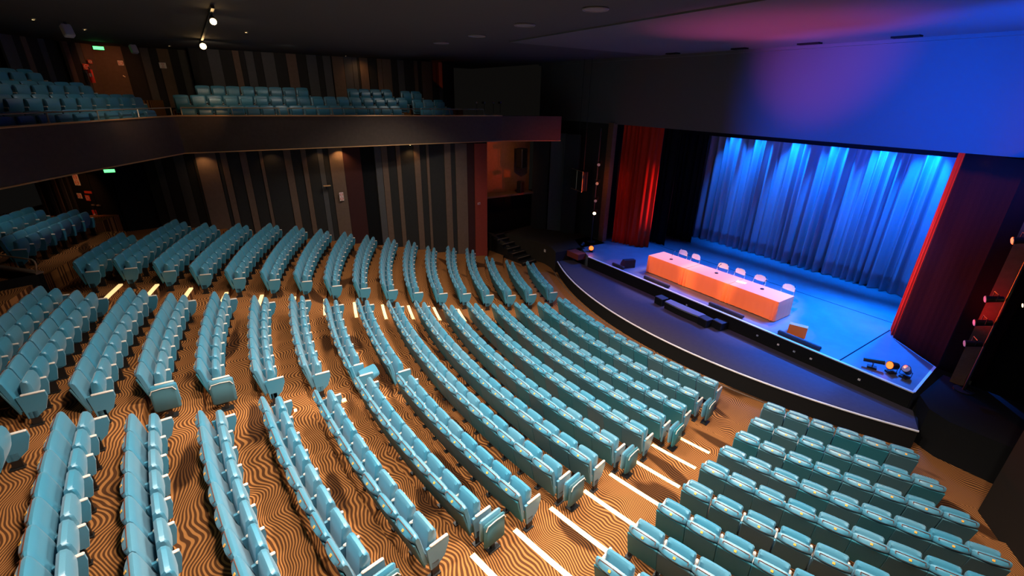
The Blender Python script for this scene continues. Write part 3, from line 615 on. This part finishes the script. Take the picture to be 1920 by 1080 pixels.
def brow2(k, z, u1, n, lab):
    for j in range(n):
        p = f0 + fn * k + fd * (u1 - .545 * (j + .5)); q = project((p.x, p.y, z + .8))
        if not q or q[0] < -60: continue
        bs.append(((p.x, p.y, z), rad(-33.6) + 0, lab % ORD[j + 1], 'seats on the rear balcony', False))
brow2(.9, 5.45, .0, 11, 'teal rear balcony seat, %s from its right end, front row'); brow2(1.8, 5.84, .74, 11, 'teal rear balcony seat, %s from its right end, second row')
brow2(2.7, 6.19, -.18, 10, 'teal rear balcony seat, %s from its right end, third row'); brow2(3.6, 6.54, -.88, 9, 'teal rear balcony seat, %s from its right end, top row')
for p, a, l, g, r in bs:
    root = empty('balcony_chair', p, math.radians(-90) if g.endswith('side balcony') else -math.atan2(.553, .833), l, 'chair', g)
    for k in ('backrest', 'seat_cushion', 'armrest', 'side_panel'): make_part(k, MESH[k], root)
# upper walls above the balcony
UW = struct(bpy.data.objects.new('wall_upper_left', None)); COL.objects.link(UW); UW.location = (0, 0, 0)
mb = MB(); mb.box((-25.3, 6.5, 6.8), (.4, 12.2, 3.8)); mb.box((-26.75, -1.6, 6.9), (.4, 4.2, 4)); mb.box((-25.9, .5, 6.9), (1.6, .2, 4)); mb.obj('wall_backing', M['w_d'], UW)
yy = .65; rnd = random.Random(12); cyc = 'dgdbdgdgdbkgdgdgdkkbkgdbkbdgdkgdkkdgdk'
fix = {6.1: ('b', .55), 7.05: ('g', .25), 7.4: ('b', .42), 7.85: ('d', .40), 8.27: ('b', .26)}
k = 0; keys = sorted(fix)
while yy < 12.4:
    nxt = [q for q in keys if abs(q - yy) < 1e-6]
    if nxt: c, wv = fix[nxt[0]]
    else:
        c = cyc[k % len(cyc)]; k += 1; wv = rnd.uniform(.2, .6)
        up = [q for q in keys if yy < q < yy + wv]
        if up: wv = up[0] - yy
    if c != 'k' and wv > .05: panel(yy, yy + wv, c, UW, 6.2, 8.55, lambda y: -25.05)
    yy += wv
for (y0, y1, c) in ((-3.0, -1.9, 'b'), (-1.85, -1.35, 'd'), (-1.3, -1.0, 'g'), (-.98, -.75, 'd'), (-.72, -.3, 'b'), (-.28, .0, 'd'), (.02, .35, 'g')): panel(y0, y1, c, UW, 6.2, 8.55, lambda y: -26.5)
a = Vector((-26.5, -2.93)); b_ = Vector((-16, -9.9)); k = 0; u = 0
mb = MB(); mid = (a + b_) / 2; mb.box((mid.x - .2, mid.y - .3, 7.2), ((b_ - a).length, .2, 4), math.atan2(b_.y - a.y, b_.x - a.x)); struct(mb.obj('wall_rear_balcony', M['w_d']))
RB = bpy.data.objects['wall_rear_balcony']
dd = (b_ - a).normalized(); aa = math.atan2(dd.y, dd.x); u = .05
for c in 'bgdbkdgdbdgkdgdbdgdk' * 2:
    wv = rnd.uniform(.2, .5)
    if u + wv > 12: break
    q = a + dd * (u + wv / 2) + Vector((.06, .1)); 
    if c != 'k': mb = MB(); mb.box((q.x, q.y, 7.4), (wv - .015, .05 + TH[c], 2.4), aa); mb.obj('wall_panel', M['w_' + c], RB)
    u += wv
dj = struct(bpy.data.objects.new('door_2', None)); COL.objects.link(dj)
mb = MB(); mb.box((-26.42, -3.0, 7.3), (.12, .10, 2.4)); mb.obj('door_frame', M['black'], dj)
mb = MB(); mb.box((-26.38, -2.45, 7.3), (.05, .95, 2.3)); mb.obj('door_leaf', M['w_b'], dj)
mb = MB(); mb.tube([(-26.33, -2.06, 7.45), (-26.26, -2.06, 7.45), (-26.26, -2.0, 7.40)], .02, 6); mb.obj('door_handle', M['steel'], dj)
# ------------------------------------------------------------------ ceiling
mb = MB(); mb.prism([(-31, -12), (4, -12), (4, 7.1), (-31, 9.9)], 8.56, 8.7); mb.prism([(-31, 9.9), (4, 7.1), (4, 17), (-31, 17)], 8.62, 8.76); ceiling = struct(mb.obj('ceiling', M['ceil']))
mb = MB(); mb.prism([(-14.2, 9.2), (4, 8.2), (4, 16.5), (-14.2, 16.5)], 8.585, 8.62); mb.obj('ceiling_panel', M['header'], ceiling)
for x, y, l in ((-7.62, 6.9, 'round ceiling fitting nearest the header, largest in view'), (-10.3, 7.1, 'round ceiling fitting, second from the right'), (-13.0, 7.3, 'round ceiling fitting, third from the right'), (-15.6, 7.4, 'round ceiling fitting, farthest to the left')):
    t = empty('round_ceiling_fitting', (x, y, 8.555), 0, l, 'light', 'round ceiling fittings')
    mb = MB(); ring = [(.24 * math.cos(a_ * math.pi / 12), .24 * math.sin(a_ * math.pi / 12), -.012) for a_ in range(25)]; mb.tube(ring, .022, 6); mb.obj('rim', M['cover'], t)
    mb = MB(); mb.tube([(0, 0, -.004), (0, 0, -.02)], .22, 20); mb.obj('diffuser', M['cover'], t)
# recessed downlights glowing
for (x, y, l) in ((-17.8, -2.88, 'tiny glowing downlight at far upper left'), (-19.7, -2.13, 'tiny glowing downlight left of the hanging exit sign'), (-16.95, 1.81, 'tiny glowing downlight right of the two bright track lamps'), (-24.6, -.2, 'tiny glowing downlight left of the upper wall corner'), (-24.5, 6.65, 'tiny glowing downlight above the orange upper wall strips')):
    t = empty('downlight', (x, y, 8.555), 0, l, 'light', 'recessed downlights')
    mb = MB(); ring = [(.05 * math.cos(a_ * math.pi / 6), .05 * math.sin(a_ * math.pi / 6), -.008) for a_ in range(13)]; mb.tube(ring, .012, 5); mb.obj('rim', M['black'], t)
    mb = MB(); mb.tube([(0, 0, -.002), (0, 0, -.014)], .042, 12); mb.obj('lens', M['lampw2'], t)
# ceiling track with two lamps
t = empty('lighting_track', (-13, .78, 8.5), 0, 'black lighting track on ceiling carrying two bright lamps', 'track')
mb = MB(); mb.box((-4.4, 0, .02), (10.5, .06, .06)); mb.obj('rail', M['black'], t)
for x, l in ((-12.9, 'bright warm lamp on ceiling track, the higher one in view'), (-20.3, 'bright warm lamp on ceiling track, nearer the wall')):
    s_ = 1.0 if x > -15 else 1.5
    t = empty('track_lamp', (x, .78, 8.47), 0, l, 'light', 'lamps on the ceiling track')
    mb = MB(); mb.tube([(0, 0, 0), (0, 0, -.08)], .015, 6); mb.obj('stem', M['black'], t)
    mb = MB(); mb.tube([(-.14, 0, -.05), (.06 * s_, 0, -.14)], .05 * s_, 12, 0, .07 * s_); mb.obj('housing', M['black'], t, True)
    mb = MB(); mb.tube([(.062 * s_, 0, -.141), (.068 * s_ + .01, 0, -.146)], .062 * s_, 14); mb.obj('lens', M['lampw'], t)
spot('track_lamp_beam', (-20.5, .78, 8.25), (-25.0, 1.6, 7.2), WARM, 55, 95, 0.8, .05)
spot('track_lamp_beam', (-13.1, .78, 8.25), (-17, 1.6, 6), WARM, 60, 110, 0.8, .05)
# pale box speakers on the upper left ceiling
for (x, y, l) in ((-17.9, -2.3, 'pale box speaker hung at far upper left ceiling'), (-24.2, -1.35, 'pale box speaker hung right of upper exit sign')):
    t = empty('ceiling_speaker', (x, y, 8.35), rad(-60), l, 'speaker', 'pale speakers on ceiling')
    mb = MB(); mb.rbox((0, 0, 0), (.22, .16, .30), .02, 0, rad(20)); mb.obj('cabinet', M['gray'], t)
    mb = MB(); mb.box((0, .0, .18), (.05, .05, .10)); mb.obj('bracket', M['black'], t)
# four small lamps on the balcony beyond the seats
for k, y in enumerate((11.69, 12.11, 12.63, 13.04)):
    t = empty('balcony_spotlight', (-20.9, y, 6.62), rad(random.uniform(-30, 30)), 'small dark lantern beyond side balcony seats, ' + ['leftmost', 'second from left', 'third from left', 'rightmost'][k] + ' of four', 'light', 'four lanterns beyond the balcony')
    mb = MB(); mb.tube([(-.16, 0, 0), (.06, 0, 0)], .055, 10); mb.obj('housing', M['black'], t); mb = MB(); mb.tube([(.06, 0, 0), (.07, 0, 0)], .05, 10); mb.obj('lens', M['gray'], t)
    mb = MB(); mb.tube([(0, 0, 0), (0, 0, -.5)], .012, 6); mb.obj('stem', M['black'], t)
# under-balcony wall washers (small fixtures under the soffit)
for y, x, p in ((5.02, -21.35, 34), (-.0, -21.75, 16), (4.15, -21.45, 8), (8.0, -20.65, 14), (2.4, -21.7, 6)):
    spot('soffit_washer', (x + .12, y, 4.72), (x - .25, y, 1.5), (1, .55, .22), p, 120, .8, .03)
    t = empty('soffit_lamp', (x + .12, y, 4.80), 0, 'tiny recessed lamp under balcony washing the wall' if False else {5.02: 'tiny soffit lamp above the double pictogram sign', -.0: 'tiny soffit lamp at the wall corner', 4.15: 'tiny soffit lamp just left of the brightest wall glow', 8.0: 'tiny soffit lamp above the grey wall stripes', 2.4: 'tiny soffit lamp midway along panelled wall'}[y], 'light', 'soffit lamps')
    mb = MB(); mb.tube([(0, 0, .08), (0, 0, .02)], .035, 10); mb.obj('rim', M['black'], t); mb = MB(); mb.tube([(0, 0, .02), (0, 0, .012)], .025, 10); mb.obj('lens', M['lampw2'], t)
# wall bracket light
t = empty('wall_bracket_lamp', (-21.5, 4.36, 3.15), 0, 'small orange-lit bracket fitting on the panelled left wall', 'light')
mb = MB(); mb.box((.06, 0, 0), (.16, .30, .03)); mb.obj('shelf', M['trim'], t); mb = MB(); mb.box((-.01, 0, -.08), (.05, .08, .18)); mb.obj('bracket', M['black'], t)
# ------------------------------------------------------------------ side bay left of stage: ochre wall, ledge, side platform, stairs
mb = MB(); mb.box((-21.35, 13.4, 3.4), (.2, 3.6, 3.2)); mb.obj('wall_bay', M['ochre']).__setitem__('kind', 'structure')
mb = MB(); mb.box((-20.9, 13.4, 2.02), (.8, 3.2, .10)); mb.obj('trim_4', M['w_b']).__setitem__('kind', 'structure')
mb = MB(); mb.box((-21.3, 13.6, .6), (.2, 4, 2.8)); mb.obj('wall_bay_lower', M['matte']).__setitem__('kind', 'structure')
for k, (x, y, w_) in enumerate(((-20.3, 15.3, .9), (-19.5, 15.8, .8), (-18.7, 16.1, .8))):
    mb = MB(); mb.box((x, y, 2.6), (w_, .12, 5.2), rad(38)); mb.obj('wall_column', M['w_g' if k == 1 else 'w_d']).__setitem__('kind', 'structure')
t = empty('wall_speaker', (-20.6, 14.2, 3.9), rad(-70), 'tall black speaker hung beside the ochre wall', 'speaker')
mb = MB(); mb.rbox((0, 0, 0), (.45, .4, 1.0), .02); mb.obj('cabinet', M['black'], t); mb = MB(); mb.box((0, .21, 0), (.38, .01, .9)); mb.obj('grille', M['serge'], t)
t = empty('ledge_speaker', (-20.55, 14.15, 2.07), rad(-70), 'small black speaker standing on the bay ledge', 'speaker')
mb = MB(); mb.rbox((0, 0, .32), (.32, .3, .62), .02); mb.obj('cabinet', M['black'], t); mb = MB(); mb.box((0, .16, .32), (.26, .01, .54)); mb.obj('grille', M['serge'], t)
def side_platform(pts, name):
    mb = MB(); mb.prism(pts, -1.05, .0); return struct(mb.obj(name, M['concrete']))
curve = [(-20.6, 12.95), (-20.13, 13.0), (-19.3, 13.25), (-18.4, 13.6), (-17.6, 13.75), (-16.9, 13.65), (-16.3, 13.4)]
side_platform(curve + [(-16.2, 16.6), (-21.2, 16.6)], 'platform_left')
mb = MB(); mb.box((0, 0, 0), (.14, .02, .14), 0); tag(mb.obj('platform_socket_plate', M['sign'], None, False, (-17.55, 13.70, -.32)), 'small cream plate on the curved platform wall left of stage', 'plate')
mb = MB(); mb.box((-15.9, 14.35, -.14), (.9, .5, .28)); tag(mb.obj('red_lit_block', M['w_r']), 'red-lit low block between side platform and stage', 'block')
# stairs up to the platform + parapet
st = struct(bpy.data.objects.new('side_stairs', None)); COL.objects.link(st)
for k in range(7):
    u = k / 7; c = Vector((-18.1, 13.0)).lerp(Vector((-20.9, 12.55)), u); mb = MB(); mb.box((c.x, c.y, -1.05 + (k + 1) * .075), (.44, .9, (k + 1) * .15), rad(8)); mb.obj('stair_step', M['black'], st)
    mb = MB(); mb.box((c.x + .17, c.y, -1.05 + (k + 1) * .15 + .008), (.07, .84, .014), rad(8)); mb.obj('step_nosing', M['w_b'], st)
mb = MB(); pl = [(-20.9, -.95), (-20.9, .12), (-20.4, .10), (-18.3, -.95)]; vs = [(x, 11.95 + (x + 20.9) * .42, z) for x, z in pl] + [(x, 12.1 + (x + 20.9) * .42, z) for x, z in pl]
mb.add(vs, [(0, 1, 2, 3), (7, 6, 5, 4), (0, 4, 5, 1), (1, 5, 6, 2), (2, 6, 7, 3), (3, 7, 4, 0)]); struct(mb.obj('parapet', M['concrete']))
# right side platform & dark wall
M['concrete'] = M['w_k']
side_platform([(-2.3, SY), (-1.95, 13.83), (-1.5, 13.62), (-.43, 13.68), (3.5, 13.2), (3.5, 16.1), (-2.3, 16.1)], 'platform_right')
mb = MB(); M['w_rf'] = mat('dark_brown_plaster', (0.022, 0.016, 0.012), 0.9, 0.1)
mb.prism([(-.42, 13.7), (-.38, 12.28), (.6, 11.0), (3.4, 9.5), (4, 9.5), (4, 13.9), (-.42, 13.9)], -1.05, 1.6); struct(mb.obj('wall_right_front', M['w_rf']))
# ------------------------------------------------------------------ lanterns, truss frame
def lantern(p, rz, tilt, label, lens, r=.09, L=.3, stand=True, group=None):
    t = empty('stage_lantern', p, rz, label, 'light', group); h = .22 if stand else 0
    R = Matrix.Rotation(tilt, 3, 'Y'); f = lambda q: tuple(R @ Vector(q) + Vector((0, 0, h)))
    mb = MB(); mb.tube([f((-L / 2, 0, 0)), f((L / 2 - .06, 0, 0)), f((L / 2, 0, 0))], r * .8, 14, 0, r); mb.obj('housing', M['black'], t, True)
    mb = MB(); mb.tube([f((L / 2, 0, 0)), f((L / 2 + .01, 0, 0))], r * .86, 14); mb.obj('lens', M[lens], t)
    mb = MB(); mb.tube([(0, -r - .03, h), (0, -r - .03, h - r - .06), (0, r + .03, h - r - .06), (0, r + .03, h)] if stand else [(0, -r - .03, 0), (0, -r - .03, r + .07), (0, r + .03, r + .07), (0, r + .03, 0)], .01, 6); mb.obj('yoke', M['black'], t)
    if stand: mb = MB(); mb.box((0, 0, .02), (.22, .18, .04)); mb.obj('base', M['black'], t)
    return t
lantern((-3.55, 14.78, .005), rad(20), rad(-8), 'long black profile lantern at right end of stage edge', 'lampd', .075, .48)
lantern((-3.15, 14.95, .005), rad(-120), rad(-10), 'black lantern with red glow, middle of three at right stage edge', 'lampr', .12, .22)
lantern((-2.85, 15.0, .005), rad(-100), rad(-40), 'black lantern with pale lens, rightmost at stage edge', 'lampd', .11, .24)
lantern((-15.5, 14.95, .005), rad(-45), rad(0), 'round lantern glowing red at left end of stage', 'lampr', .13, .2)
lantern((-16.1, 14.9, .005), rad(100), rad(-30), 'small dark lantern left of the red glowing lantern', 'lampd', .08, .2)
# boom pole with lanterns left of proscenium
t = empty('lighting_boom', (-16.75, 16.1, 0), 0, 'dark vertical boom pole beside the left proscenium edge', 'pole'); mb = MB(); mb.tube([(0, 0, 0), (0, 0, 5.6)], .03, 8); mb.obj('pole', M['black'], t); mb = MB(); mb.tube([(0, 0, 0), (0, 0, .03)], .22, 14); mb.obj('base', M['black'], t)
for z, l, ln in ((1.62, 'bright burning lantern on the left boom', 'lampw'), (2.25, 'dark lantern above the burning one on left boom', 'lampd'), (3.1, 'dark lantern midway up the left boom', 'lampd'), (4.0, 'dark lantern highest on the left boom', 'lampd')):
    lantern((-16.55, 15.98, z), rad(-50), rad(12), l, ln, .085, .26, False, 'lanterns on the left boom')
spot('boom_lantern_beam', (-16.45, 15.8, 1.62), (-14, 12.5, .0), WARM, 25, 60, .6, .04)
t = empty('framed_loudspeaker', (-17.75, 15.9, 2.55), rad(-12), 'square framed loudspeaker panel hung left of proscenium', 'speaker')
mb = MB(); mb.rbox((0, 0, .5), (1.05, .3, .95), .02); mb.obj('cabinet', M['w_d'], t)
for a_, b_ in (((-.56, -.18, 0), (.56, -.18, 0)), ((-.56, -.18, 1.0), (.56, -.18, 1.0)), ((.56, -.18, 0), (.56, -.18, 1.0)), ((-.02, -.18, 0), (-.02, -.18, 1.0))): mb = MB(); mb.tube([a_, b_], .018, 6); mb.obj('frame_tube', M['steel'], t)
for x in (-.4, .3): mb = MB(); mb.tube([(x, 0, 1.0), (x, 0, 6.06)], .012, 6); mb.obj('hanger', M['black'], t)
# right boom
t = empty('lighting_boom', (-1.75, 15.6, .0), 0, 'dark vertical boom pole beside the right proscenium edge', 'pole'); mb = MB(); mb.tube([(0, 0, 0), (0, 0, 5.6)], .03, 8); mb.obj('pole', M['black'], t); mb = MB(); mb.tube([(0, 0, 0), (0, 0, .03)], .22, 14); mb.obj('base', M['black'], t)
for z, l in ((1.35, 'red-lit lantern lowest on the right boom'), (1.95, 'red-lit lantern second up the right boom'), (2.6, 'red-lit lantern third up the right boom'), (4.1, 'dark lantern highest on the right boom')):
    lantern((-1.95, 15.5, z), rad(-150), rad(12), l, 'lampd', .09, .32, False, 'lanterns on the right boom')
lantern((-1.35, 15.3, 2.72), rad(-160), rad(15), 'lantern with small warm lamp at far right edge', 'lampw2', .05, .2, False)
# vomitory parapet and rail behind the rear stalls
A0 = Vector((-15.9, -4.18)); DV = Vector((-.74, -.67)); NV = Vector((-.67, .74)); B0 = A0 + DV * 3.2
mb = MB(); mb.prism([tuple(A0), tuple(B0), tuple(B0 + NV * .12), tuple(A0 + NV * .12)][::-1], 1.7, 2.5); mb.prism([tuple(A0), tuple(A0 + NV * .12), tuple(A0 + Vector((.5, -1.6)) + NV * .12), tuple(A0 + Vector((.5, -1.6)))], 1.7, 2.5); struct(mb.obj('vomitory_parapet', M['matte']))
mb = MB(); q = NV * .03; mb.prism([tuple(A0 - q), tuple(B0 - q), tuple(B0 + NV * .15), tuple(A0 + NV * .15)][::-1], 2.5, 2.54); mb.obj('coping', M['w_b'], bpy.data.objects['vomitory_parapet'])
t = empty('vomitory_rail', (A0.x + NV.x * .06, A0.y + NV.y * .06, 2.54), 0, 'pale handrail on the dark parapet at left edge', 'railing'); dq = Vector((DV.x, DV.y, 0)).normalized()
mb = MB(); mb.tube([dq * .12, dq * .02 + Vector((0, 0, .22)), dq * .03 + Vector((0, 0, .30)), dq * .10 + Vector((0, 0, .34)), dq * 2 + Vector((0, 0, .34)), dq * 3.1 + Vector((0, 0, .34))], .022, 8); mb.obj('handrail', M['steel'], t, True)
for k in (1.6, 3.0): mb = MB(); mb.tube([dq * k, dq * k + Vector((0, 0, .34))], .018, 6); mb.obj('post', M['steel'], t)
# ------------------------------------------------------------------ stage lights, then added fill lamps in the house
for x, p in ((-13.35, .6), (-12.0, .9), (-10.35, 1.0), (-8.8, 1.0), (-7.2, 1.1), (-5.75, 1.0)):
    spot('backcloth_light', (x, 21.05, 6.5), (x + .12, 21.75, 3.6), CYAN, 3800 * p, 44, .8, .04)
for x, p in ((-13, .35), (-10.5, .8), (-8, 1.1), (-5.5, 2.2), (-4.3, 1.8)):
    spot('stage_blue_light', (x, 19.0, 6.2), (x + .2, 17.1, 0), (0.0, .15, 1.0), 4200 * p, 66, .7, .06)
for x in (-13.2, -5.0): spot('stage_blue_light', (x, 17.15, 5.7), (x, 15.6, 0), (0, .14, 1), 1600, 75, .7)
for x in (-11.4, -9.4, -7.4): spot('stage_back_light', (x, 18.2, 6.3), (x, 15.55, .5), (1, .66, .90), 1300, 26, .6, .04)
for x, tx in ((-13.5, -11.0), (-9.2, -9.4), (-5.5, -7.6)): spot('front_amber_light', (x, 8.0, 8.2), (tx, 15.75, .45), (1, .40, .09), 4300, 15, .5, .05)
spot('front_amber_light', (-3.5, 9.5, 8.2), (-5.7, 15.0, .25), (1, .30, .04), 1100, 6, .4, .04)  # extra beam added to turn the right wedge monitor orange
spot('front_violet_light', (-10, 12.0, 8.2), (-10.5, 13.9, -.3), (.6, .08, 1), 620, 70, 1.0, .05)
spot('curtain_red_light', (-10.5, 21.0, .7), (-4.1, 17.7, 2.8), (1, .09, 0), 9000, 52, .9, .04)
spot('curtain_red_light', (-8.4, 21.0, .7), (-14.5, 17.95, 2.4), (1, .09, 0), 3200, 27, .9, .04)
spot('floor_red_light', (-15.4, 15.2, .35), (-15.5, 17.2, 1.2), RED, 16, 100, .9, .04)
spot('floor_red_light', (-2.9, 14.9, .3), (-3.0, 16.6, 1.0), RED, 30, 60, 1.0, .04)
spot('boom_red_light', (-2.4, 15.2, 2.0), (-1.9, 15.9, 2.5), (1, .02, .01), 26, 130, 1.0, .04)
spot('floor_red_light', (-14.6, 14.75, .6), (-12.9, 15.0, 0), RED, 18, 80, 1.0, .04)
spot('stage_pink_light', (-3.8, 17.0, 6.0), (-4.3, 14.6, 0), (1, .06, .2), 1500, 13, .5, .04)
spot('bay_orange_light', (-18.6, 13.0, 4.6), (-21.2, 13.0, 3.2), (1, .45, .15), 55, 110, .9, .04)
spot('wall_red_light', (-17.0, 13.5, 2.6), (-19.7, 11.0, 2.0), RED, 30, 50, .9, .04)
spot('boom_ochre_light', (-15.9, 15.6, 3.2), (-16.6, 16.6, 3.0), (1, .25, .05), 12, 120, .9, .04)
spot('corner_fill_light', (-22.2, -4.4, 4.5), (-23.7, -4.2, 2.9), (1, .35, .12), 45, 80, .9, .04)  # added lamp without a fixture, warms the corner door and signs
spot('upper_corner_light', (-24.6, -2.0, 8.3), (-26.4, -2.5, 7.4), (1, .36, .12), 30, 100, .9, .04)
spot('upper_strip_light', (-24.3, 7.3, 8.4), (-25.1, 7.3, 7.4), (1, .5, .2), 10, 120, .9, .04)
spot('balcony_edge_fill_light', (-19.6, 1.0, 7.0), (-21.6, .2, 6.2), (1, .55, .25), 25, 60, .9, .04)  # added lamp that brightens the side balcony rail and trim
spot('balcony_edge_fill_light', (-18.2, -1.5, 6.9), (-19.6, -1.8, 6.1), (1, .5, .2), 12, 80, .9, .04)  # likewise added, for the rear balcony rail and trim

spot('balcony_fill_light', (-18.2, -1.0, 8.4), (-20.5, -3.2, 6.2), NEUT, 60, 90, .8, .1)  # added fill with no fixture, lifts the rear balcony seats
spot('balcony_fill_light', (-20.2, 3.5, 8.45), (-22.8, 3.5, 6.2), NEUT, 42, 120, .9, .1)  # added fill over the side balcony rows, left part
spot('balcony_fill_light', (-20.2, 8.5, 8.45), (-22.8, 8.0, 6.2), NEUT, 45, 110, .9, .1)  # added fill over the side balcony rows, right part
spot('rear_stalls_fill_light', (-18.2, -4.2, 4.7), (-19.5, -5.0, 2.4), NEUT, 40, 120, .9, .1)  # dim fill added for the dark rows under the balcony
